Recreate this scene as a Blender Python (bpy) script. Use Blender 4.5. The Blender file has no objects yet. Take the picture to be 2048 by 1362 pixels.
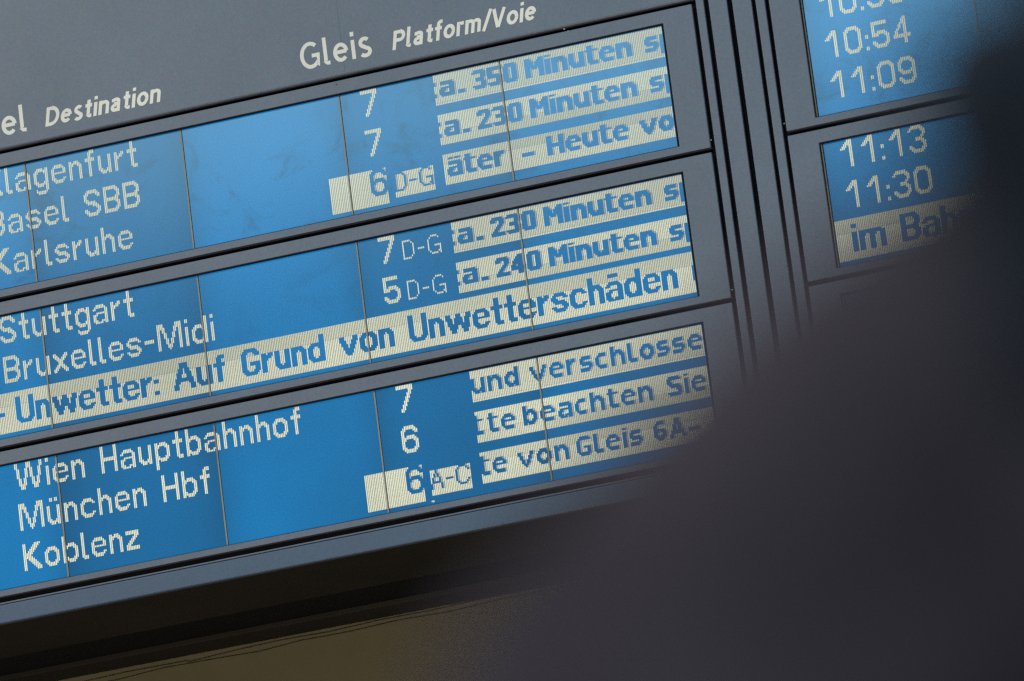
import bpy, bmesh, math, random
from mathutils import Vector, Matrix, noise
random.seed(7)
sc = bpy.context.scene
COL = sc.collection
U = 0.004            # one display dot column = 4 mm
Z0 = 5.674           # height of the top edge of the upper display row above the platform

# ---------------------------------------------------------------- camera
cd = bpy.data.cameras.new('camera'); cam = bpy.data.objects.new('camera', cd); COL.objects.link(cam); sc.camera = cam
R = ((0.94389838, 0.12044352, 0.30748854), (-0.19338902, 0.95635874, 0.21904027), (-0.26768737, -0.26621666, 0.92599793))
def w3(a): return Vector((a[0], a[2], -a[1]))
rx, ry, rz = w3(R[0]), -w3(R[1]), -w3(R[2])
CAM = Vector((5.19942911, -14.16233692, Z0 - 4.72443717))
cam.matrix_world = Matrix(((rx.x, ry.x, rz.x, CAM.x), (rx.y, ry.y, rz.y, CAM.y), (rx.z, ry.z, rz.z, CAM.z), (0, 0, 0, 1)))
cd.sensor_width = 36.0; cd.lens = 13688.0 / 2048 * 36
cd.clip_start = 0.1; cd.clip_end = 200
cd.dof.use_dof = True; cd.dof.focus_distance = 15.65; cd.dof.aperture_fstop = 5.0

# ---------------------------------------------------------------- world and light (covered station, soft daylight)
wd = bpy.data.worlds.new('World'); sc.world = wd; wd.use_nodes = True
bg = wd.node_tree.nodes['Background']; bg.inputs[0].default_value = (0.42, 0.50, 0.68, 1); bg.inputs[1].default_value = 0.25
sc.cycles.use_denoising = False; sc.cycles.filter_width = 1.4
sc.view_settings.view_transform = 'Standard'; sc.view_settings.look = 'None'; sc.view_settings.exposure = 0; sc.view_settings.gamma = 1
def area(name, loc, target, sx, sy, power, col):
    l = bpy.data.lights.new(name, 'AREA'); l.shape = 'RECTANGLE'; l.size = sx; l.size_y = sy; l.energy = power; l.color = col
    o = bpy.data.objects.new(name, l); COL.objects.link(o); o.location = loc
    o.rotation_euler = (Vector(target) - Vector(loc)).to_track_quat('-Z', 'Y').to_euler(); return o
area('skylight', (-4.0, -20.0, 15.55), (-1.0, 0, 9.3), 17, 7.2, 2300, (0.50, 0.84, 0.96))
area('hall_lamp', (-8.5, -8.0, 11.0), (-1.0, 0, 5.5), 5, 4, 780, (1.0, 0.76, 0.58))
area('wall_fill', (1.0, -7.0, 1.2), (1.5, 0.6, 4.2), 3, 1.5, 260, (1.0, 0.88, 0.66))  # added fill without a known source, brightens the wall under the board

# ---------------------------------------------------------------- helpers
def mesh_obj(name, bm, mat, parent=None, bevel=0, seg=2, smooth=False):
    me = bpy.data.meshes.new(name); bm.normal_update(); bm.to_mesh(me); bm.free()
    if mat: me.materials.append(mat)
    o = bpy.data.objects.new(name, me); COL.objects.link(o)
    if parent: o.parent = parent
    if smooth:
        for p in me.polygons: p.use_smooth = True
    if bevel:
        m = o.modifiers.new('bevel', 'BEVEL'); m.width = bevel; m.segments = seg; m.limit_method = 'ANGLE'; m.angle_limit = 0.6
        m.harden_normals = True
        for p in me.polygons: p.use_smooth = True
    return o
def thing(name, loc, label, cat, group=None):
    o = bpy.data.objects.new(name, None); COL.objects.link(o); o.location = loc; o['label'] = label; o['category'] = cat
    if group: o['group'] = group
    return o
def at(u, y, v): return Vector((u * U, y * U, Z0 - v * U))      # board grid (column, depth, row) -> metres
def box(bm, u0, u1, v0, v1, y0, y1):
    """box in board units; returns nothing"""
    p = [at(u, y, v) for y in (y0, y1) for v in (v1, v0) for u in (u0, u1)]
    vs = [bm.verts.new(x) for x in p]
    for f in ((0, 1, 3, 2), (5, 4, 6, 7), (4, 0, 2, 6), (1, 5, 7, 3), (4, 5, 1, 0), (2, 3, 7, 6)): bm.faces.new([vs[i] for i in f])
def boxo(name, u0, u1, v0, v1, y0, y1, mat, parent, bevel=0, seg=2):
    bm = bmesh.new(); box(bm, u0, u1, v0, v1, y0, y1)
    return mesh_obj(name, bm, mat, parent, bevel, seg)
def frame(name, u0, u1, v0, v1, a0, a1, b0, b1, y0, y1, mat, parent, bevel):
    """a plate u0..u1 x v0..v1 with a window a0..a1 x b0..b1, front at y0, back at y1"""
    bm = bmesh.new()
    def ring(y): return ([bm.verts.new(at(u, y, v)) for u, v in ((u0, v0), (u1, v0), (u1, v1), (u0, v1))],
                         [bm.verts.new(at(u, y, v)) for u, v in ((a0, b0), (a1, b0), (a1, b1), (a0, b1))])
    fo, fi = ring(y0); bo, bi = ring(y1)
    for i in range(4):
        j = (i + 1) % 4
        bm.faces.new((fo[j], fo[i], fi[i], fi[j])); bm.faces.new((bo[i], bo[j], bi[j], bi[i]))
        bm.faces.new((fo[i], fo[j], bo[j], bo[i])); bm.faces.new((fi[j], fi[i], bi[i], bi[j]))
    bmesh.ops.recalc_face_normals(bm, faces=bm.faces)
    return mesh_obj(name, bm, mat, parent, bevel, 3)

# ---------------------------------------------------------------- materials
def mat(name): 
    m = bpy.data.materials.new(name); m.use_nodes = True; return m, m.node_tree.nodes, m.node_tree.links, m.node_tree.nodes['Principled BSDF']
def paint(name, col, rough, spec=0.5, grain=0.10, dirt=0.2, metal=0.0):
    m, n, l, b = mat(name)
    tc = n.new('ShaderNodeTexCoord')
    g = n.new('ShaderNodeTexNoise'); g.inputs['Scale'].default_value = 260; g.inputs['Detail'].default_value = 2
    d = n.new('ShaderNodeTexNoise'); d.inputs['Scale'].default_value = 3.0; d.inputs['Detail'].default_value = 6; d.inputs['Roughness'].default_value = 0.65
    l.new(tc.outputs['Object'], g.inputs['Vector']); l.new(tc.outputs['Object'], d.inputs['Vector'])
    mx = n.new('ShaderNodeMix'); mx.data_type = 'RGBA'; mx.blend_type = 'OVERLAY'; mx.inputs[0].default_value = grain * 2
    mx.inputs[6].default_value = (*col, 1); l.new(g.outputs['Color'], mx.inputs[7])
    r1 = n.new('ShaderNodeMapRange'); r1.inputs[1].default_value = 0.3; r1.inputs[2].default_value = 0.75; r1.inputs[3].default_value = 1 - dirt; r1.inputs[4].default_value = 1 + dirt * 0.5
    l.new(d.outputs['Fac'], r1.inputs[0])
    m2 = n.new('ShaderNodeVectorMath'); m2.operation = 'SCALE'; l.new(mx.outputs[2], m2.inputs[0]); l.new(r1.outputs[0], m2.inputs['Scale'])
    l.new(m2.outputs[0], b.inputs['Base Color'])
    b.inputs['Roughness'].default_value = rough; b.inputs['Specular IOR Level'].default_value = spec; b.inputs['Metallic'].default_value = metal
    bp = n.new('ShaderNodeBump'); bp.inputs['Strength'].default_value = 0.06; bp.inputs['Distance'].default_value = 0.0006
    l.new(g.outputs['Fac'], bp.inputs['Height']); l.new(bp.outputs[0], b.inputs['Normal'])
    return m
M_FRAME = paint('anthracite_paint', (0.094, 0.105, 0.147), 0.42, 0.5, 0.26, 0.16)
M_LOWER = paint('frame_paint_shaded', (0.043, 0.066, 0.120), 0.38, 0.5, 0.26, 0.12)  # frame paint darkened and blued, standing for weaker warm light down here
M_BLACK = paint('gap_and_shade_black', (0.002, 0.0025, 0.006), 0.8, 0.2, 0.05, 0.1)  # black for gaps and backing, also for shade painted round the windows
M_UNDER = paint('cabinet_underside', (0.020, 0.017, 0.015), 0.8, 0.2, 0.1, 0.3)
M_FRAME2 = paint('joint_shadow_paint', (0.05, 0.055, 0.07), 0.7, 0.2, 0.05, 0.1)
M_STRIP = paint('glass_edge_strip', (0.22, 0.225, 0.19), 0.5, 0.4, 0.15, 0.3)
M_WALL = paint('olive_plaster', (0.14, 0.122, 0.075), 0.9, 0.2, 0.03, 0.16)
M_FLOOR = paint('platform_concrete', (0.20, 0.195, 0.19), 0.85, 0.3, 0.1, 0.2)
M_LETTER = paint('cream_lettering', (0.74, 0.73, 0.67), 0.6, 0.3, 0.05, 0.15)
M_CABLE = paint('cable_rubber', (0.045, 0.040, 0.026), 0.8, 0.2, 0.05, 0.1)

def screen(name, kind):
    """liquid crystal glass in front of a blue back light; the light of each tube module is uneven"""
    m, n, l, b = mat(name)
    b.inputs['Base Color'].default_value = (0.012, 0.02, 0.03, 1)
    b.inputs['Roughness'].default_value = 0.125; b.inputs['Specular IOR Level'].default_value = 0.5
    geo = n.new('ShaderNodeNewGeometry'); oi = n.new('ShaderNodeObjectInfo')
    g = n.new('ShaderNodeTexNoise'); g.inputs['Scale'].default_value = 330; g.inputs['Detail'].default_value = 1.5
    l.new(geo.outputs['Position'], g.inputs['Vector'])
    rg = n.new('ShaderNodeMapRange'); rg.inputs[1].default_value = 0.3; rg.inputs[2].default_value = 0.7; rg.inputs[3].default_value = 0.82; rg.inputs[4].default_value = 1.18
    l.new(g.outputs['Fac'], rg.inputs[0])
    big = n.new('ShaderNodeTexNoise'); big.inputs['Scale'].default_value = 2.3; big.inputs['Detail'].default_value = 3
    l.new(geo.outputs['Position'], big.inputs['Vector'])
    rb = n.new('ShaderNodeMapRange'); rb.inputs[1].default_value = 0.3; rb.inputs[2].default_value = 0.7; rb.inputs[3].default_value = 0.86; rb.inputs[4].default_value = 1.12
    l.new(big.outputs['Fac'], rb.inputs[0])
    mul = n.new('ShaderNodeMath'); mul.operation = 'MULTIPLY'; l.new(rg.outputs[0], mul.inputs[0]); l.new(rb.outputs[0], mul.inputs[1])
    at_ = n.new('ShaderNodeAttribute'); at_.attribute_name = 'glow'
    if kind == 'blue':
        # smears and scratches left by cleaning
        sm = n.new('ShaderNodeTexNoise'); sm.inputs['Scale'].default_value = 9; sm.inputs['Detail'].default_value = 9; sm.inputs['Roughness'].default_value = 0.7; sm.inputs['Distortion'].default_value = 1.4
        l.new(geo.outputs['Position'], sm.inputs['Vector'])
        rs = n.new('ShaderNodeMapRange'); rs.inputs[1].default_value = 0.52; rs.inputs[2].default_value = 0.70; rs.inputs[3].default_value = 1.0; rs.inputs[4].default_value = 0.60
        l.new(sm.outputs['Fac'], rs.inputs[0])
        m2 = n.new('ShaderNodeMath'); m2.operation = 'MULTIPLY'; l.new(mul.outputs[0], m2.inputs[0]); mul = m2
        keep = n.new('ShaderNodeMix'); keep.inputs[2].default_value = 1.0; l.new(at_.outputs['Alpha'], keep.inputs[0]); l.new(rs.outputs[0], keep.inputs[3]); l.new(keep.outputs[0], m2.inputs[1])
        m3 = n.new('ShaderNodeMath'); m3.operation = 'MULTIPLY'; l.new(mul.outputs[0], m3.inputs[0]); l.new(at_.outputs['Fac'], m3.inputs[1])
        b.inputs['Emission Color'].default_value = (0.000, 0.138, 0.350, 1)
        l.new(m3.outputs[0], b.inputs['Emission Strength'])
    else:
        sp = n.new('ShaderNodeVectorMath'); sp.operation = 'SCALE'; l.new(at_.outputs['Color'], sp.inputs[0]); l.new(mul.outputs[0], sp.inputs['Scale'])
        l.new(sp.outputs[0], b.inputs['Emission Color']); b.inputs['Emission Strength'].default_value = 1.0
    return m
M_BLUE = screen('blue_display_glass', 'blue')
M_LIT = screen('lit_display_dots', 'lit')

# ---------------------------------------------------------------- dot lettering
# dot-matrix lettering: every glyph is a list of rows, '#' = lit dot.  N: capitals 14 dots high, S: 10 dots high
def G(s): return [r for r in s.split('/')]
_o='..#####../.#######./###...###/##.....##/##.....##/##.....##/##.....##/###...###/.#######./..#####..'
_n='##.###../#######./###..###/##....##/##....##/##....##/##....##/##....##/##....##/##....##'
_u='##....##/##....##/##....##/##....##/##....##/##....##/##....##/###..###/.#######/..###.##'.replace('.#######','.#######')
_a='..#####../.#######./##.....##/.......##/..#######/###....##/##.....##/##.....##/###..####/.#####.##'
_b='/'.join(['##.......']*4)+'/##.####../########./###...###/##.....##/##.....##/##.....##/##.....##/###...###/########./##.####..'
N={
'n':(_n,4),'u':(_u,4),'o':(_o,4),'a':(_a,4),'b':(_b,0),
'd':('/'.join(r[::-1] for r in _b.split('/')),0),
'p':('##.####../########./###...###/##.....##/##.....##/##.....##/##.....##/###...###/########./##.####../##......./##......./##......./##.......',4),
'g':('..####.##/.########/###...###/##.....##/##.....##/##.....##/##.....##/###...###/.########/..####.##/.......##/.#.....##/.#######./..#####..',4),
'h':('/'.join(['##......']*4)+'/'+_n,0),
'e':('..#####../.#######./##.....##/##.....##/#########/##......./##......./###....##/.#######./..#####..',4),
'c':('..#####../.#######./###....##/##......./##......./##......./##......./###....##/.#######./..#####..',4),
's':('..#####../.#######./##.....##/###....../.######../..######./......###/##.....##/.#######./..#####..',4),
'l':('/'.join(['##..']*12)+'/####/.###',0),
't':('..##../..##../..##../..##../######/######/..##../..##../..##../..##../..##../..##../..####/...###',0),
'f':('...###/..####/..##../..##../######/######/..##../..##../..##../..##../..##../..##../..##../..##..',0),
'r':('##..##/##.###/#####./###.../##..../##..../##..../##..../##..../##....',4),
'i':('##/##/../../##/##/##/##/##/##/##/##/##/##',0),
'x':('##.....##/###...###/.###.###./..#####../...###.../...###.../..#####../.###.###./###...###/##.....##',4),
'z':('########/########/.....###/....###./...###../..###.../.###..../###...../########/########',4),
'v':('##......##/##......##/###....###/.##....##./.###..###./..##..##../..######../...####.../...####.../....##....',4),
'w':('##....##....##/##....##....##/###..####..###/.##..####..##./.##..####..##./.######.#####./..####...####./..####...####./...##.....##../...##.....##..',4),
'm':('##.####.####../##############/###...###...##/##....##....##/##....##....##/##....##....##/##....##....##/##....##....##/##....##....##/##....##....##',4),
'-':('######/######',7),
':':('##/##/../../../../##/##',6),
'ä':('..##.##../..##.##../........./........./'+_a,0),
'ü':('..##.##./..##.##./......../......../'+_u,0),
'B':('########../#########./##.....###/##......##/##......##/##.....###/#########./#########./##.....###/##......##/##......##/##.....###/#########./########..',0),
'S':('..######../.########./###....###/##......##/##......../###......./.######.../..######../.....####./.......###/##......##/###....###/.########./..######..',0),
'K':('##.....####/##....####./##...####../##..####.../##.####..../######...../#####....../######...../##.####..../##..####.../##...####../##....####./##.....####/##......###',0),
'H':('/'.join(['##......##']*6+['##########']*2+['##......##']*6),0),
'U':('/'.join(['##......##']*11+['###....###','.########.','..######..']),0),
'G':('..######../.########./###....###/##......##/##......../##......../##......../##...#####/##...#####/##......##/##......##/###....###/.########./..######..',0),
'A':('....####..../....####..../....####..../...##..##.../...##..##.../..###..###../..##....##../..##....##../.##########./.##########./.##......##./##........##/##........##/##........##',0),
}
def cols(spec,h=14):
    w=len(spec); g=[['.']*w for _ in range(h)]
    for c,rs in enumerate(spec):
        for a,b in rs:
            for r in range(a,b+1): g[r][c]='#'
    return '/'.join(''.join(x) for x in g)
N['M']=(cols([[(0,13)],[(0,13)],[(0,2)],[(0,4)],[(2,7)],[(5,10)],[(8,12)],[(11,13)],[(8,12)],[(5,10)],[(2,7)],[(0,4)],[(0,2)],[(0,13)],[(0,13)]]),0)
N['W']=(cols([[(0,2)],[(0,7)],[(3,11)],[(8,13)],[(11,13)],[(8,13)],[(3,11)],[(0,7)],[(0,2)],[(0,7)],[(3,11)],[(8,13)],[(11,13)],[(8,13)],[(3,11)],[(0,7)],[(0,2)]]),0)
D={
'0':'/'.join(['..######..','.########.','###....###']+['##......##']*8+['###....###','.########.','..######..']),
'1':'/'.join(['.....###..','....####..','...#####..','..###.##..','.###..##..']+['......##..']*9),
'3':'..######../.########./##.....###/........##/........##/.......##./....####../....#####./.......###/........##/##......##/###....###/.########./..######..',
'4':'......##../.....###../.....###../....####../...##.##../...##.##../..##..##../.##...##../.##...##../##########/##########/......##../......##../......##..',
'5':'#########./#########./##......../##......../##......../##.#####../#########./####...###/........##/........##/##......##/###....###/.########./..######..',
'6':'..######../.########./###....###/##......##/##......../##.#####../#########./###....###/##......##/##......##/##......##/###....###/.########./..######..',
'7':cols([[(0,1)],[(0,1)],[(0,1),(12,13)],[(0,1),(10,13)],[(0,1),(8,12)],[(0,1),(6,10)],[(0,1),(4,8)],[(0,6)],[(0,4)],[(0,2)]]),
'8':'..######../.########./###....###/##......##/##......##/###....###/.########./.########./###....###/##......##/##......##/###....###/.########./..######..',
}
D['9']='/'.join(r[::-1] for r in D['6'].split('/')[::-1])
for k,v in D.items(): N[k]=(v,0)
# narrow letters, one dot wide
T={'D':('#####../#....#./#.....#/#.....#/#.....#/#.....#/#.....#/#.....#/#....#./#####..',4),
'G':('..####../.#....#./#......./#......./#......./#...####/#......#/#......#/.#....##/..####.#',4),
'-':('####',9),
'A':('...#.../...#.../..#.#../..#.#../.#...#./.#...#./.#####./#.....#/#.....#/#.....#',4),
'C':('..####../.#....#./#......#/#......./#......./#......./#......./#......#/.#....#./..####..',4)}
# small font used in the scrolling lines (ascender 10, x-height 8)
_sn='##.###../#######./###..###/##....##/##....##/##....##/##....##/##....##'
_so='..####../.######./###..###/##....##/##....##/###..###/.######./..####..'
_sa='.######./.#######/......##/.#######/###...##/##....##/###.####/.####.##'
_sb='##....../##....../##.###../#######./###..###/##....##/##....##/###..###/#######./##.###..'
S={
'n':(_sn,2),'o':(_so,2),'a':(_sa,2),'b':(_sb,0),'d':('/'.join(r[::-1] for r in _sb.split('/')),0),
'u':('##....##/##....##/##....##/##....##/##....##/###..###/.#######/..###.##',2),
'e':('..####../.######./##....##/########/##....../##....../.######./..#####.',2),
'h':('##....../##....../'+_sn,0),
'c':('..####./.#####./##...../##...../##...../##...../.#####./..####.',2),
's':('.#####./######./##...../######./.######/.....##/######./#####..',2),
'r':('##.##/#####/###../##.../##.../##.../##.../##...',2),
't':('.##.../.##.../######/.##.../.##.../.##.../.##.../.##.../.#####/..####',0),
'l':('##.../##.../##.../##.../##.../##.../##.../##.../#####/.####',0),
'i':('##/../##/##/##/##/##/##/##/##',0),
'v':('##.....##/##.....##/.##...##./.##...##./..##.##../..##.##../...###.../....#....',2),
'p':('##.###../#######./###..###/##....##/##....##/###..###/#######./##.###../##....../##......',2),
'M':('##......##/###....###/####..####/####..####/##.####.##/##..##..##/##......##/##......##/##......##/##......##',0),
'H':('##.....##/##.....##/##.....##/##.....##/#########/#########/##.....##/##.....##/##.....##/##.....##',0),
'S':('.######./########/##....../###...../.######./..######/.....###/......##/########/.######.',0),
'G':('..#####./.#######/##....../##....../##....../##..####/##....##/##....##/.#######/..#####.',0),
'A':('...###.../...###.../...###.../..##.##../..##.##../..##.##../.#######./.#######./##.....##/##.....##',0),
'6':('..####./.#####./##...../##...../######./###.###/##...##/###.###/.#####./..###..',0),
'0':('.#####./#######/##...##/##...##/##...##/##...##/##...##/##...##/#######/.#####.',0),
'2':('.#####./#######/##...##/.....##/....##./...##../..##.../.##..../#######/#######',0),
'3':('.#####./#######/.....##/.....##/..####./..####./.....##/.....##/#######/.#####.',0),
'4':('....##./...###./..####./.##.##./.##.##./##..##./#######/#######/....##./....##.',0),
'5':('#######/#######/##...../##...../######./#######/.....##/.....##/#######/.#####.',0),
'-':('######/######',6),
'.':('###/###',8),
'ä':('.##..##./......../'+_sa,0),
}
S['w']=S['v']
def text_cells(font,txt,col,row,gap=2,space=8,adv=None):
    """(column, row) cells of a line of dot lettering starting at a column and cap row"""
    out=set()
    for ch in txt:
        if ch==' ': col+=space; continue
        g,dy=font[ch]; rows=g.split('/'); w=len(rows[0])
        for r,line in enumerate(rows):
            for c,x in enumerate(line):
                if x=='#': out.add((col+c,row+dy+r))
        col+=w+gap if not adv else adv
    return out

# ---------------------------------------------------------------- display contents
RHO = 1.125          # a dot is a little taller than wide
PITCH = 87.4536      # from one display row to the next
XO = 468.5           # left edge of the right hand board's glass
FRONT = -2.2         # face of the frames in front of the glass
CREAM = (0.82, 0.84, 0.66); VALLEY = (0.24, 0.24, 0.13); GHOST = (0.46, 0.46, 0.42); GVALLEY = (0.12, 0.16, 0.15)
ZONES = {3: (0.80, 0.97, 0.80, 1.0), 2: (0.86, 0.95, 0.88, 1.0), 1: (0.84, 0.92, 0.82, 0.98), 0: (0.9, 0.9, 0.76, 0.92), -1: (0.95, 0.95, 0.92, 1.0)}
def band(c0, c1, r0, r1, words, font=S, bold=True, gap=2, adv=None):
    """an inverse bar of lit dots from column c0 to c1, rows r0 to r1, with dark words cut out of it"""
    dark, soft = set(), set()
    for w, col, row in words:
        cells = text_cells(font, w, col, row, gap, 8)
        dark |= cells
        d1 = {(c + 1, r) for c, r in cells}
        if bold: dark |= d1; d1 = {(c + 2, r) for c, r in cells} if bold == 2 else set()
        soft |= d1
    soft -= dark
    return {(c, r): (0.45 if (c, r) in soft else 1.0) for c in range(c0, c1 + 1) for r in range(r0, r1 + 1) if (c, r) not in dark}
def plain(words, font=N):
    out = {}
    for w, col, row in words:
        for c in text_cells(font, w, col, row): out[c] = 1.0
    return out
def digits(txt, row):
    out = {}
    for ch, col in zip(txt, (8, 20, 32, 36, 48)): out.update(plain([(ch, col, row)]))
    return out
six = lambda small: [('platform 6 on a lit block', {**band(180, 213, 43, 61, [('6', 204, 43)], N, False)}), ('%s on a lit block' % small, band(218, 241, 47, 59, [(small[0], 218, 43), ('-', 227, 43), (small[2], 233, 43)], T, False))]
LINES = {
 ('L', 0): [('Klagenfurt', plain([('Klagenfurt', -26, 1)])), ('Basel', plain([('Basel', -26, 22)])), ('SBB', plain([('SBB', 33, 22)])), ('Karlsruhe', plain([('Karlsruhe', -26, 43)])),
            ('platform 7', plain([('7', 204, 1)])), ('platform 7', plain([('7', 204, 22)]))] + six('D-G') + [
            ('ca. 350 Minuten', band(248, 383, 1, 16, [('c', 242, 3), ('a', 251, 3), ('.', 262, 3), ('350', 271, 3), ('Minuten', 302, 3), ('sp', 373, 3)], S, 2)),
            ('ca. 230 Minuten', band(248, 383, 22, 37, [('c', 242, 24), ('a', 251, 24), ('.', 262, 24), ('230', 271, 24), ('Minuten', 302, 24), ('sp', 373, 24)], S, 2)),
            ('später - Heute vo', band(248, 383, 43, 58, [('äter', 250, 45), ('-', 294, 45), ('Heute', 309, 45), ('vo', 364, 45)], S, 2))],
 ('L', 1): [('Stuttgart', plain([('Stuttgart', -26, 1)])), ('Bruxelles-Midi', plain([('Bruxelles-Midi', -26, 22)])),
            ('platform 7', plain([('7', 204, 1)])), ('D-G', {**plain([('D', 218, 1), ('-', 227, 1), ('G', 233, 1)], T)}),
            ('platform 5', plain([('5', 204, 22)])), ('D-G', {**plain([('D', 218, 22), ('-', 227, 22), ('G', 233, 22)], T)}),
            ('ca. 230 Minuten', band(248, 383, 1, 16, [('c', 242, 3), ('a', 251, 3), ('.', 262, 3), ('230', 271, 3), ('Minuten', 302, 3), ('sp', 373, 3)], S, 2)),
            ('ca. 240 Minuten', band(248, 383, 22, 37, [('c', 242, 24), ('a', 251, 24), ('.', 262, 24), ('240', 271, 24), ('Minuten', 302, 24), ('sp', 373, 24)], S, 2)),
            ('Unwetter: Auf Grund von Unwetterschäden', band(-96, 383, 41, 61, [('-', -35, 44), ('Unwetter:', -21, 44), ('Auf', 75, 44), ('Grund', 116, 44), ('von', 175, 44), ('Unwetterschäden', 216, 44), ('u', 383, 44)], N))],
 ('L', 2): [('Wien', plain([('Wien', -26, 1)])), ('Hauptbahnhof', plain([('Hauptbahnhof', 26, 1)])), ('München', plain([('München', -26, 22)])), ('Hbf', plain([('Hbf', 61, 22)])), ('Koblenz', plain([('Koblenz', -26, 43)])),
            ('platform 7', plain([('7', 204, 1)])), ('platform 6', plain([('6', 204, 22)]))] + six('A-C') + [
            ('und verschlosse', band(248, 383, 1, 16, [('und', 248, 3), ('ver', 283, 3), ('schlosse', 312, 3)], S, False)),
            ('te beachten Sie', band(248, 383, 22, 37, [('t', 246, 24), ('te', 255, 24), ('beachten', 276, 24), ('Sie', 360, 24)], S, False)),
            ('te von Gleis 6A-', band(248, 383, 43, 58, [('t', 247, 45), ('e', 255, 45), ('von', 270, 45), ('Gleis', 304, 45), ('6', 349, 45), ('A', 358, 45), ('-', 369, 45)], S, False))],
 ('R', 0): [('10:38', digits('10:38', 1)), ('10:54', digits('10:54', 22)), ('11:09', digits('11:09', 43))],
 ('R', 1): [('11:13', digits('11:13', 1)), ('11:30', digits('11:30', 22)), ('im Bahnhof', band(0, 191, 41, 61, [('im', 9, 44), ('Bahnhof', 37, 44)], N))],
}
def cell_u(side, col):
    k = col // 96; c = col - 96 * k
    return (96.5 * k + 0.25 + c) if side == 'L' else (XO + 96.5 * k + c)
def text_line(side, row, label, cells, parent):
    """one line of display text as flat lit dots: strips for the lit columns, dimmer strips for the gaps between them"""
    bm = bmesh.new(); lay = bm.loops.layers.float_color.new('glow')
    def quad(u0, u1, r0, r1, col, y):
        v0 = row * PITCH + r0 * RHO; v1 = row * PITCH + r1 * RHO
        f = bm.faces.new([bm.verts.new(at(u, y, v)) for u, v in ((u0, v1), (u1, v1), (u1, v0), (u0, v0))])
        for lp in f.loops: lp[lay] = (*col, 1)
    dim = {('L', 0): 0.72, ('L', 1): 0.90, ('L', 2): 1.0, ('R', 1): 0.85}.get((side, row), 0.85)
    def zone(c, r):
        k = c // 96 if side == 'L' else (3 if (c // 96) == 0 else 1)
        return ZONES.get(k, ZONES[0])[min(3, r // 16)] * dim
    colsr = {}
    for (c, r), v in cells.items(): colsr.setdefault(c, {})[r] = v
    big = len(cells) > 900
    for c, rows in colsr.items():
        nxt = colsr.get(c + 1, {})
        for kind in (0, 1):
            run = []
            def key(r):
                if r not in rows: return None
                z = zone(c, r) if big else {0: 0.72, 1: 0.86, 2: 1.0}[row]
                if kind == 0: return (rows[r], z)
                return (min(rows[r], nxt[r]), z) if r in nxt and (c + 1) % 96 else None
            r = 0
            while r < 66:
                k0 = key(r)
                if k0 is None: r += 1; continue
                r1 = r + 1
                while r1 < 66 and key(r1) == k0: r1 += 1
                u = cell_u(side, c); g, z = k0
                jit = 1 + 0.05 * (random.random() - 0.5)
                if kind == 0:
                    base = CREAM if g == 1.0 else GHOST
                    quad(u + 0.20, u + 0.80, r + 0.05, r1 - 0.05, tuple(x * z * jit for x in base), -0.06)
                else:
                    base = VALLEY if g == 1.0 else GVALLEY
                    quad(u + 0.80, u + 1.20, r + 0.05, r1 - 0.05, tuple(x * z for x in base), -0.06)
                r = r1
    o = mesh_obj('text_line', bm, M_LIT, parent); o['label'] = 'display line reading ' + label if not label.startswith('platform') else 'display field reading ' + label
    return o
GLOW = {('L', 0): (1.0, 1.0, 1.0, 0.78, 1.06, .90, 1.10), ('L', 1): (1.0, 1.05, 1.12, 0.82, 1.08, 0.88, 1.06), ('L', 2): (1.0, 1.0, 1.10, 0.80, 1.10, 0.82, 0.98),
        ('R', 0): (1.06, .8), ('R', 1): (.90, .8), ('R', 2): (.85, .8)}
def lcd_module(side, row, k, parent):
    u0 = 96.5 * k + 0.25 if side == 'L' else XO + 96.5 * k
    nx, ny = 12, 6
    bm = bmesh.new(); lay = bm.loops.layers.float_color.new('glow')
    v0 = row * PITCH + 0.0; H = 64 * RHO
    base = GLOW[(side, row)][(k + 3) if side == 'L' else k]
    g = [[bm.verts.new(at(u0 + 96 * i / nx, 0, v0 + H * j / ny)) for i in range(nx + 1)] for j in range(ny + 1)]
    def gl(i, j):
        x = i / nx; y = j / ny
        d = min(x, 1 - x) * 8
        return base * (1 - 0.20 * math.exp(-d * d * 2)) * (1 + 0.07 * math.sin(3.1 * x + k)) * (1 - 0.05 * abs(y - 0.5))
    for j in range(ny):
        for i in range(nx):
            f = bm.faces.new((g[j + 1][i], g[j + 1][i + 1], g[j][i + 1], g[j][i]))
            for lp, (a, b) in zip(f.loops, ((i, j + 1), (i + 1, j + 1), (i + 1, j), (i, j))): lp[lay] = (gl(a, b),) * 3 + ((1.0, 0.35, 0.15)[row],)
    # sides and back so that the glass has its thickness
    vs = [bm.verts.new(at(u, 1.2, v)) for u, v in ((u0, v0), (u0 + 96, v0), (u0 + 96, v0 + H), (u0, v0 + H))]
    bm.faces.new(vs)
    edges = [[g[0][i] for i in range(nx + 1)], [g[j][nx] for j in range(ny + 1)], [g[ny][i] for i in range(nx, -1, -1)], [g[j][0] for j in range(ny, -1, -1)]]
    for e, (a, b) in zip(edges, ((0, 1), (1, 2), (2, 3), (3, 0))): bm.faces.new([*e, vs[b], vs[a]])
    return mesh_obj('lcd_panel', bm, M_BLUE, parent)

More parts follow.
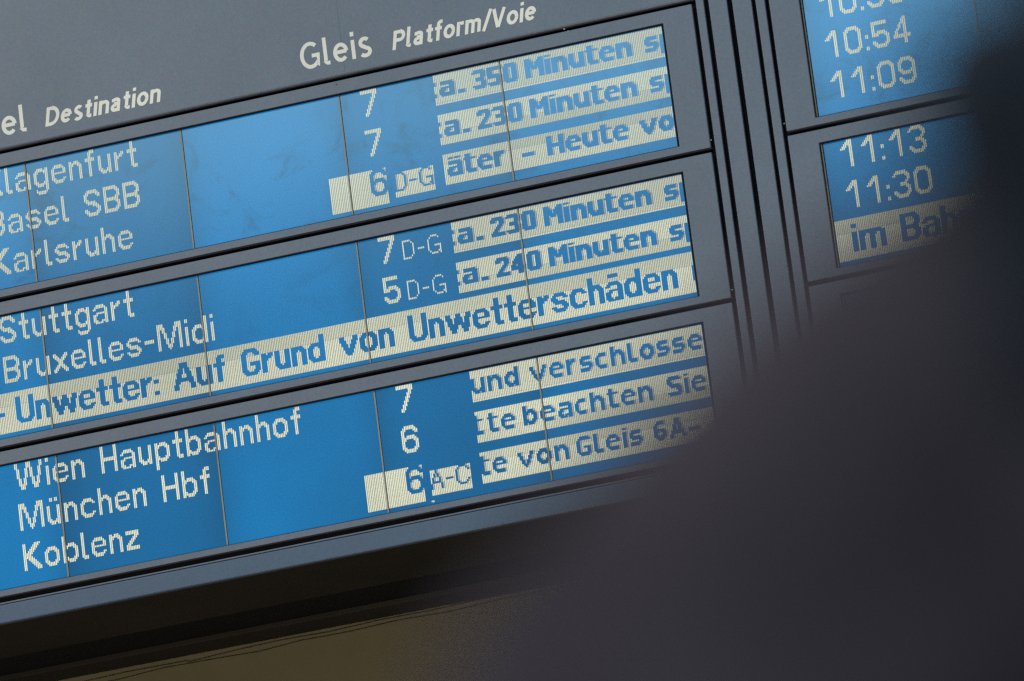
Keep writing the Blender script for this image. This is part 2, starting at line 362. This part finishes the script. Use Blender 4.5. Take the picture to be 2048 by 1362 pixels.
def display_row(side, row, board, label):
    V = row * PITCH
    if side == 'L':
        fu0, fu1, a0, a1, ks = -300.0, 405.4, -290.0, 387.4, range(-3, 4)
    else:
        fu0, fu1, a0, a1, ks = 449.5, 680.0, 466.9, 662.0, range(0, 2)
    top = V - 7.35; bot = V + 77.3 if row < 2 else V + 76.6
    fr = frame('display_frame', fu0, fu1, top, bot, a0, a1, V + 0.3, V + 73.0, FRONT, 1.4, M_FRAME, board, 0.45 * U)
    fr['label'] = label
    frame('window_shade_ring', a0 - 0.02, a1 + 0.02, V + 0.28, V + 73.02, a0 + 0.28, a1 - 0.28, V + 0.85, V + 72.8, FRONT + 0.25, 0.6, M_BLACK, fr, 0)  # added black ring, stands in for the shade inside the window recess
    boxo('backing_plate', fu0 + 1, fu1 - 1, top + 1, bot - 1, 1.5, 2.5, M_BLACK, fr)
    for k in ks:
        if (side, row) == ('R', 2) and k > 1: continue
        lcd_module(side, row, k, fr)
    for k in ks:
        if side == 'L' and k > -3:
            boxo('module_divider', 96.5 * k - 0.72, 96.5 * k + 0.12, V - 0.3, V + 72.4, -0.30, 1.3, M_STRIP, fr)
            boxo('module_gap', 96.5 * k + 0.13, 96.5 * k + 0.42, V - 0.3, V + 72.4, -0.12, 1.3, M_BLACK, fr)
        if side == 'R' and k > 0:
            boxo('module_divider', XO + 96.5 * k - 0.62, XO + 96.5 * k - 0.02, V - 0.3, V + 72.4, -0.30, 1.3, M_STRIP, fr)
    if side == 'L': boxo('edge_strip', 386.0, 388.6, V - 0.5, V + 73.4, -0.5, 1.3, M_BLACK if row else M_BLACK, fr)
    else:
        boxo('edge_strip', 466.2, 468.0, V - 0.4, V + 73.2, -0.5, 1.3, M_STRIP, fr, 0.2 * U)
        boxo('edge_gap', 468.05, 468.45, V - 0.4, V + 73.2, -0.2, 1.3, M_BLACK, fr)
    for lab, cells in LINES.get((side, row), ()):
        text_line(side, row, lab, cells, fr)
    return fr

# ---------------------------------------------------------------- the two boards
base = lambda u, y, v: tuple(at(u, y, v))
def arc(cx, cy, rx, ry, a0, a1, n=14):
    return [(cx + rx * math.cos(math.radians(a0 + (a1 - a0) * i / n)), cy + ry * math.sin(math.radians(a0 + (a1 - a0) * i / n))) for i in range(n + 1)]
def sign_glyph(ch, w):
    """grotesque letter as stroke centre lines, capital height 1; returns (advance width, strokes)"""
    h = w / 2; X = 0.73; b = X - h
    if ch == 'l': return 0.11 + w, [[(h, 1.06), (h, 0.15)] + arc(h + 0.10, 0.15, 0.10, 0.15 - h, 180, 265, 6) + [(h + 0.16, h * 0.95)]]
    if ch == 'i': return w, [[(h, X), (h, 0)], [(h, 0.87), (h, 1.04)]]
    if ch == 'e': return 0.60, [[(h, b / 2 + h / 2 + .02), (0.6 - h, b / 2 + h / 2 + .02)] , arc(0.30, X / 2, 0.30 - h, X / 2 - h, 4, 318, 24)]
    if ch == 'o': return 0.62, [arc(0.31, X / 2, 0.31 - h, X / 2 - h, 0, 360, 26)]
    if ch == 's': return 0.54, [arc(0.265, X * .735, 0.235 - h, X * .265 - h * .55, 35, 252, 12) + arc(0.265, X * .255, 0.255 - h, X * .255 - h * .55, 72, -148, 12)]
    if ch == 'G': return 0.80, [arc(0.41, 0.5, 0.41 - h, 0.515 - h, 48, 318, 26) + [(0.78 - h, 0.13), (0.78 - h, 0.47), (0.46, 0.47)]]
    if ch == 'P': return 0.64, [[(h, 0), (h, 1)], [(h * 1.5, 1 - h), (0.36, 1 - h)] + arc(0.36, 0.70, 0.28 - h, 0.30 - h, 90, -90, 12) + [(h * 1.5, 0.40 + h)]]
    if ch == 'D': return 0.72, [[(h, 0), (h, 1)], [(h * 1.5, 1 - h), (0.30, 1 - h)] + arc(0.30, 0.5, 0.42 - h, 0.5 - h, 90, -90, 16) + [(h * 1.5, h)]]
    if ch == 'a': return 0.55 + h * .5, [[(0.05, X - .13)] + arc(0.27, X - .20, 0.24 - h, 0.20 - h, 140, 0, 10) + [(0.51 - h, 0.0)], [(0.51 - h * 1.5, X * .58), (0.25, X * .57)] + arc(0.23, X * .30, 0.22 - h, X * .30 - h, 90, 275, 12) + [(0.40, 0.09), (0.51 - h * 1.6, .20)]]
    if ch == 't': return 0.38, [[(0.09 + h, 0.93), (0.09 + h, 0.17)] + arc(0.09 + 0.18, 0.17, 0.18 - h, 0.17 - h, 180, 268, 6) + [(0.36, h)], [(0, X - h), (0.36, X - h)]]
    if ch == 'f': return 0.38, [[(0.09 + h, 0)] + arc(0.09 + 0.20, 0.86, 0.20 - h, 0.20 - h, 180, 92, 6) + [(0.38, 1.06 - h)], [(0, X - h), (0.36, X - h)]]
    if ch == 'r': return 0.37, [[(h, X), (h, 0)], [(h * 1.6, X - .20)] + arc(0.27, X - .20, 0.24 - h, 0.20 - h, 155, 88, 6) + [(0.37, X - h)]]
    if ch == 'n': return 0.56, [[(h, X), (h, 0)], [(h * 1.6, X - .22)] + arc(0.30, X - .23, 0.26 - h, 0.23 - h, 160, 0, 10) + [(0.56 - h, 0)]]
    if ch == 'm': return 0.90, [[(h, X), (h, 0)]] + [[(o + h * 1.6, X - .22)] + arc(o + 0.27, X - .22, 0.24 - h, 0.22 - h, 160, 0, 9) + [(o + 0.51 - h, 0)] for o in (0, 0.51 - w)]
    if ch == '/': return 0.34, [[(0.02, -0.04), (0.34, 1.06)]]
    if ch == 'V': return 0.72, [[(h * .9, 1), (0.35, 0.02)], [(0.37, 0.02), (0.72 - h * .9, 1)]]
    if ch == 'Z': return 0.66, [[(0.02, 1 - h), (0.62, 1 - h)], [(0.60 - h * .4, 1 - w * .9), (h, w * .9)], [(0.02, h), (0.66, h)]]
def title(txt, u, v, cap, width, w, shear, gap, parent, label, right=False):
    bm = bmesh.new(); pen = 0; parts = []
    for ch in txt:
        if ch == ' ': pen += 0.3; continue
        adv, st = sign_glyph(ch, w)
        parts += [[(pen + x, y) for x, y in s] for s in st]; pen += adv + gap
    pen -= gap; sx = width / pen
    for k, s in enumerate(parts):
        pts = [Vector(p) for p in s]; prev = None
        for i, p in enumerate(pts):
            d0 = (p - pts[i - 1]).normalized() if i else (pts[1] - p).normalized()
            d1 = (pts[i + 1] - p).normalized() if i + 1 < len(pts) else d0
            t = (d0 + d1).normalized() if (d0 + d1).length > 1e-4 else d0
            nrm = Vector((-t.y, t.x)); ml = min(1.6, 1 / max(0.3, nrm.dot(Vector((-d0.y, d0.x)))))
            cur = []
            for sgn in (1, -1):
                q = p + nrm * sgn * w / 2 * ml
                cur.append(bm.verts.new(at(u + q.x * sx + shear * q.y * cap, FRONT - 0.05 - 0.004 * k, v - q.y * cap)))
            if prev: bm.faces.new((prev[0], prev[1], cur[1], cur[0]))
            prev = cur
    bmesh.ops.recalc_face_normals(bm, faces=bm.faces)
    o = mesh_obj('column_title', bm, M_LETTER, parent); o['label'] = label
    return o

LB = thing('departure_board', base(52, 40, 267), 'wide dark grey departure board with three blue display rows listing destinations and platforms', 'departure board', 'cabinets of the station departure display')
RB = thing('departure_board', base(565, 40, 267), 'second departure board to the right, showing departure times, half hidden behind the dark blurred figure', 'departure board', 'cabinets of the station departure display')
INV = {}
def finish(board):
    m = Matrix.Translation(board.location).inverted()
    for o in list(COL.objects):
        if o.parent == board: o.matrix_parent_inverse = m
for r, lab in enumerate(('upper display row, washed out by reflected light', 'middle display row with the long inverse weather notice', 'lower display row with the deepest blue')):
    display_row('L', r, LB, lab)
for r, lab in enumerate(('upper display row with times', 'display row with times above an inverse notice', 'lowest display row, hidden behind the figure')):
    display_row('R', r, RB, lab)
# header with the printed column titles
h1 = boxo('header_panel', -300, 412.4, -120, -9.7, FRONT, 1.4, M_FRAME, LB, 1.3 * U, 4)
hr = boxo('header_panel', 441.9, 680, -120, -9.7, FRONT, 1.4, M_FRAME, RB, 1.3 * U, 4)
boxo('panel_joint', 198.75, 198.87, -120, -10.9, FRONT - 0.02, -1.0, M_FRAME2, LB)
title('Gleis', 173.3, -17.9, 15.6, 43.3, 0.145, 0, 0.125, h1, 'printed title Gleis')
title('Platform/Voie', 228.4, -18.0, 11.2, 86.0, 0.178, 0.19, 0.09, h1, 'printed italic title Platform/Voie')
title('Destination', 15.6, -17.6, 11.2, 71.0, 0.178, 0.19, 0.09, h1, 'printed italic title Destination')
title('Ziel', -27.6, -17.5, 15.6, 32.0, 0.145, 0, 0.125, h1, 'printed title Ziel')
# uprights between the two cabinets
for a, b, brd in ((407.7, 412.45, LB), (415.0, 425.7, LB), (428.5, 439.7, RB), (441.85, 447.35, RB)):
    boxo('upright_profile', a, b, -9.6 if a in (407.7, 441.85) else -120, 255.6 if a in (407.7, 441.85) else 267.2, FRONT, 1.4, M_FRAME, brd, 0.5 * U, 3)
for brd, u0, u1 in ((LB, -300, 426.8), (RB, 427.2, 680)):
    a, b = (u0, 412.4) if brd is LB else (441.9, u1)
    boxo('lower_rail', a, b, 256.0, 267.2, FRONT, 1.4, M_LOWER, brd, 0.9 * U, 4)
    boxo('inner_lip', a, b, 254.3, 255.3, 0.4, 1.4, M_FRAME, brd, 0.15 * U)
    boxo('back_panel', u0, u1, -120, 266.4, 2.6, 12, M_BLACK, brd)
    boxo('cabinet_body', u0, u1, -120, 262, 12, 165, M_BLACK, brd)
    boxo('underside_panel', u0, u1, 265.6, 267.0, 1.5, 78, M_UNDER, brd, 0.4 * U)
    boxo('wall_rail', u0, u1, 259.0, 264.9, 138, 164.9, M_UNDER, brd, 0.8 * U, 3)
# tiny bright screw heads beside the grooves
for brd, u, v in ((LB, 405.9, 73.0), (LB, 406.3, 160.4), (RB, 448.6, 72.4)):
    bm = bmesh.new(); bmesh.ops.create_uvsphere(bm, u_segments=8, v_segments=5, radius=0.32 * U)
    bmesh.ops.translate(bm, verts=bm.verts, vec=at(u, FRONT + 0.6, v)); mesh_obj('screw', bm, M_LETTER, brd, smooth=True)
# small chips in the paint
for (u, v), r, m_ in (((219.84, 246.13), 0.8, M_LETTER), ((330.02, -8.78), 0.55, M_STRIP), ((332.19, -7.12), 0.45, M_STRIP), ((192.92, -5.24), 0.4, M_UNDER)):
    bm = bmesh.new(); n_ = 9
    vs = [bm.verts.new(at(u + r * (0.6 + 0.6 * random.random()) * 1.3 * math.cos(6.283 * k / n_), FRONT - 0.03, v + r * (0.5 + 0.6 * random.random()) * math.sin(6.283 * k / n_))) for k in range(n_)]
    bm.faces.new(vs); mesh_obj('paint_chip', bm, m_, LB)
finish(LB); finish(RB)

# ---------------------------------------------------------------- wall, floor, cables
bm = bmesh.new(); box(bm, -900, 1300, -400, 1418.5, 165, 215); o = mesh_obj('wall', bm, M_WALL); o['kind'] = 'structure'
bm = bmesh.new(); bmesh.ops.create_grid(bm, x_segments=1, y_segments=1, size=30); bmesh.ops.translate(bm, verts=bm.verts, vec=(4, -12, 0))
o = mesh_obj('platform_floor', bm, M_FLOOR); o['kind'] = 'structure'
for pts, lab in (([(-137.1, 269.25), (-73.1, 268.99), (-31.6, 267.74), (6.6, 268.01), (9.3, 268.87), (37.8, 267.44), (66.1, 266.61), (97.3, 267.23), (128.5, 266.08), (159.4, 266.40), (190.4, 265.55), (227.2, 265.52), (324.7, 264.40)], 'thin dark cable sagging just under the board along the olive wall'), ([(-137.5, 272.54), (-79.7, 271.14), (-38.4, 271.37), (-6.5, 269.61), (28.0, 270.19), (53.1, 270.86), (78.3, 269.16), (109.4, 269.48), (140.6, 268.32), (171.4, 269.23), (202.4, 267.79), (324.3, 267.01)], 'second thin cable on the olive wall, the lower of the two')):
    bm = bmesh.new(); prev = None
    for i, (u, v) in enumerate(pts):
        cur = [bm.verts.new(at(u, 163.6 + 0.2 * math.cos(t), v + 0.2 * math.sin(t))) for t in (k * math.pi / 3 for k in range(6))]
        if prev:
            for k in range(6): bm.faces.new((prev[k], prev[(k + 1) % 6], cur[(k + 1) % 6], cur[k]))
        prev = cur
    o = mesh_obj('cable', bm, M_CABLE, smooth=True); o['label'] = lab; o['category'] = 'cable'; o['group'] = 'cables along the wall'


# ---------------------------------------------------------------- person standing in front of the camera, seen from behind
PX, PY = 4.876, -12.28
def cloth(name, col, rough=0.9):
    m, n, l, b = mat(name); tc = n.new('ShaderNodeTexCoord')
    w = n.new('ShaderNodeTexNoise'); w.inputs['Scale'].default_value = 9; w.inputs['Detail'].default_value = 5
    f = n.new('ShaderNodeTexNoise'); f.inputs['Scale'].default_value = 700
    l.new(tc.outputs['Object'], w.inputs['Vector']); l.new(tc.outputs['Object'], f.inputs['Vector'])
    r = n.new('ShaderNodeMapRange'); r.inputs[1].default_value = 0.3; r.inputs[2].default_value = 0.7; r.inputs[3].default_value = 0.38; r.inputs[4].default_value = 1.55; l.new(w.outputs['Fac'], r.inputs[0])  # broad tone swings in the colour stand for shaded folds
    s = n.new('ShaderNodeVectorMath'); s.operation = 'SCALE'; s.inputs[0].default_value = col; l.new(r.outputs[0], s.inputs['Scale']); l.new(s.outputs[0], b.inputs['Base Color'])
    b.inputs['Roughness'].default_value = rough; b.inputs['Specular IOR Level'].default_value = 0.2; b.inputs['Sheen Weight'].default_value = 0.1
    bp = n.new('ShaderNodeBump'); bp.inputs['Strength'].default_value = 0.4; bp.inputs['Distance'].default_value = 0.004; l.new(f.outputs['Fac'], bp.inputs['Height']); l.new(bp.outputs[0], b.inputs['Normal'])
    return m
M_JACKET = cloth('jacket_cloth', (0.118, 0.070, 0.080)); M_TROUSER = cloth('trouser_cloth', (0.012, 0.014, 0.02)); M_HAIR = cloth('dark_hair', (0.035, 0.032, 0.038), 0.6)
M_SKIN = cloth('skin', (0.42, 0.24, 0.17), 0.55); M_SHOE = cloth('shoe_leather', (0.01, 0.009, 0.008), 0.5); M_HOOD = cloth('navy_hood', (0.030, 0.031, 0.046))
def loft(bm, rings, seg=28):
    """rings: (x, y, z, half width, half depth[, squareness])"""
    prev = None
    for rg in rings:
        x, y, z, a, b = rg[:5]
        cur = [bm.verts.new((x + a * math.cos(t), y + b * math.sin(t), z)) for t in (2 * math.pi * i / seg for i in range(seg))]
        if prev:
            for i in range(seg): bm.faces.new((prev[i], prev[(i + 1) % seg], cur[(i + 1) % seg], cur[i]))
        else: bm.faces.new(cur[::-1])
        prev = cur
    bm.faces.new(prev)
def limb(bm, pts, seg=14):
    """tapered tube through (point, radius) pairs with rounded ends"""
    prev = None
    P = [(Vector(p), r) for p, r in pts]
    for i, (p, r) in enumerate(P):
        d = (P[min(i + 1, len(P) - 1)][0] - P[max(i - 1, 0)][0]).normalized()
        q = d.to_track_quat('Z', 'Y')
        cur = [bm.verts.new(p + q @ Vector((r * math.cos(t), r * math.sin(t), 0))) for t in (2 * math.pi * k / seg for k in range(seg))]
        if prev:
            for k in range(seg): bm.faces.new((prev[k], prev[(k + 1) % seg], cur[(k + 1) % seg], cur[k]))
        else: bm.faces.new(cur[::-1])
        prev = cur
    bm.faces.new(prev)
    for p, r in (P[0], P[-1]):
        bmesh.ops.create_icosphere(bm, subdivisions=2, radius=r * 0.99, matrix=Matrix.Translation(p))
def ball(bm, c, r, sx=1, sy=1, sz=1):
    bmesh.ops.create_icosphere(bm, subdivisions=3, radius=r, matrix=Matrix.Translation(c) @ Matrix.Diagonal((sx, sy, sz, 1)))
def fuse(name, bm, m, parent, voxel, smooth=6):
    o = mesh_obj(name, bm, m, parent); a = o.modifiers.new('remesh', 'REMESH'); a.mode = 'VOXEL'; a.voxel_size = voxel; a.use_smooth_shade = True
    s = o.modifiers.new('smooth', 'SMOOTH'); s.iterations = smooth; s.factor = 0.6; return o
P = thing('person', (PX, PY, 0), 'dark blurred person in a brown-grey jacket, seen from behind close to the camera', 'person')
# coordinates below are relative to the point between the feet; the person looks towards the board (+y)
bm = bmesh.new()
loft(bm, [(0, 0.0, 0.86, .165, .115), (0, 0, 0.93, .175, .12), (0, -.005, 1.02, .165, .115), (0, -.01, 1.12, .17, .118), (0, -.01, 1.22, .185, .122), (0, -.01, 1.30, .20, .12),
          (0, -.01, 1.33, .256, .115), (0, -.01, 1.375, .262, .108), (0, -.009, 1.402, .243, .100), (0, -.008, 1.425, .214, .094), (0, -.008, 1.451, .186, .088), (0, -.006, 1.474, .153, .082), (0, -.004, 1.493, .112, .076), (0, -.002, 1.508, .083, .072), (0, 0, 1.523, .067, .068), (0, 0, 1.548, .060, .062), (0, .005, 1.58, .055, .056)])
for s in (-1, 1):
    limb(bm, [((s * .180, -.008, 1.385), .044), ((s * .200, -.01, 1.33), .052), ((s * .222, -.015, 1.25), .052), ((s * .245, -.02, 1.12), .047), ((s * .255, -.01, 1.06), .045), ((s * .25, .04, .96), .042), ((s * .225, .09, .885), .038)])
for k in range(7):   # folds
    a = -2.4 + 0.28 * k; limb(bm, [((0.16 * math.cos(a), -.01 + .108 * math.sin(a), 1.34 - .02 * (k % 3)), .012), ((0.15 * math.cos(a + .15), -.01 + .104 * math.sin(a + .15), 1.12), .010)])
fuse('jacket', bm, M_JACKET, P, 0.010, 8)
bm = bmesh.new()
for s in (-1, 1):
    limb(bm, [((s * .085, 0, .88), .09), ((s * .095, .0, .75), .085), ((s * .10, .012, .50), .062), ((s * .10, -.005, .34), .058), ((s * .105, -.01, .12), .045), ((s * .105, -.01, .07), .046)])
ball(bm, (0, 0, .90), .13, 1.2, .85, .8)
fuse('trousers', bm, M_TROUSER, P, 0.012, 5)
for s in (-1, 1):
    bm = bmesh.new(); ball(bm, (s * .108, .07, .045), .05, .95, 2.4, .85); ball(bm, (s * .107, -.015, .07), .048, .9, 1.1, 1.1)
    bmesh.ops.bisect_plane(bm, geom=bm.verts[:] + bm.edges[:] + bm.faces[:], plane_co=(0, 0, 0.002), plane_no=(0, 0, -1), clear_outer=True)
    bmesh.ops.holes_fill(bm, edges=bm.edges[:]); mesh_obj('shoe', bm, M_SHOE, P, smooth=True)
# head, neck and hands as one skin surface
bm = bmesh.new()
ball(bm, (0, .018, 1.665), .098, .80, 1.0, 1.15); ball(bm, (0, .05, 1.605), .062, .86, .95, .95)
limb(bm, [((0, 0, 1.47), .055), ((0, .004, 1.53), .052), ((0, .012, 1.60), .055)])
limb(bm, [((0, .112, 1.668), .010), ((0, .126, 1.645), .013)])                       # nose
for s in (-1, 1):
    ball(bm, (s * .077, .008, 1.648), .026, .35, .75, 1.15)                          # ear
    ball(bm, (s * .030, .103, 1.672), .012)                                          # eye
limb(bm, [((-.022, .107, 1.612), .006), ((0, .113, 1.613), .007), ((.022, .107, 1.612), .006)])   # lips
fuse('head', bm, M_SKIN, P, 0.006, 3)
for s in (-1, 1):
    bm = bmesh.new(); h = Vector((s * .212, .105, .835))
    limb(bm, [((s * .226, .088, .895), .026), ((s * .218, .10, .86), .027)])
    ball(bm, h, .038, .42, .95, 1.1)
    for i, (dy, L) in enumerate(((.030, .070), (.010, .078), (-.010, .073), (-.028, .058))):
        b0 = h + Vector((0, dy, -.030)); b1 = b0 + Vector((-s * .006, .004, -L * .45)); b2 = b1 + Vector((-s * .014, .006, -L * .4))
        limb(bm, [(b0, .0092), (b1, .0086), (b2, .0072)], 10)
    t0 = h + Vector((-s * .008, .032, .010)); t1 = t0 + Vector((-s * .010, .026, -.022)); t2 = t1 + Vector((-s * .008, .010, -.024))
    limb(bm, [(t0, .0115), (t1, .0105), (t2, .0085)], 10)
    fuse('hand', bm, M_SKIN, P, 0.0035, 2)
bm = bmesh.new()
ball(bm, (0, .002, 1.690), .108, .84, 1.02, 1.02); ball(bm, (0, -.030, 1.625), .082, .92, .72, 1.05)
for k in range(34):   # strands
    a = math.pi * (1.05 + 0.9 * k / 33); x = .084 * math.cos(a); y = -.006 + .098 * math.sin(a)
    limb(bm, [((x * .9, y * .9, 1.72), .012), ((x * 1.03, y * 1.03, 1.66), .010), ((x * .95, y * .98, 1.585 + .012 * math.sin(k * 2.1)), .005)], 6)
geo = [f for f in bm.faces]
fuse('hair', bm, M_HAIR, P, 0.007, 3)
bm = bmesh.new()
limb(bm, [((-.055, -.045, 1.520), .030), ((-.035, -.088, 1.495), .042), ((0, -.102, 1.475), .050), ((.035, -.088, 1.495), .042), ((.055, -.045, 1.520), .030)])
ball(bm, (0, -.098, 1.44), .062, 1.0, .55, 1.0)
fuse('hood', bm, M_HOOD, P, 0.008, 6)



P.scale = (1.0, 1.0, 1.003)
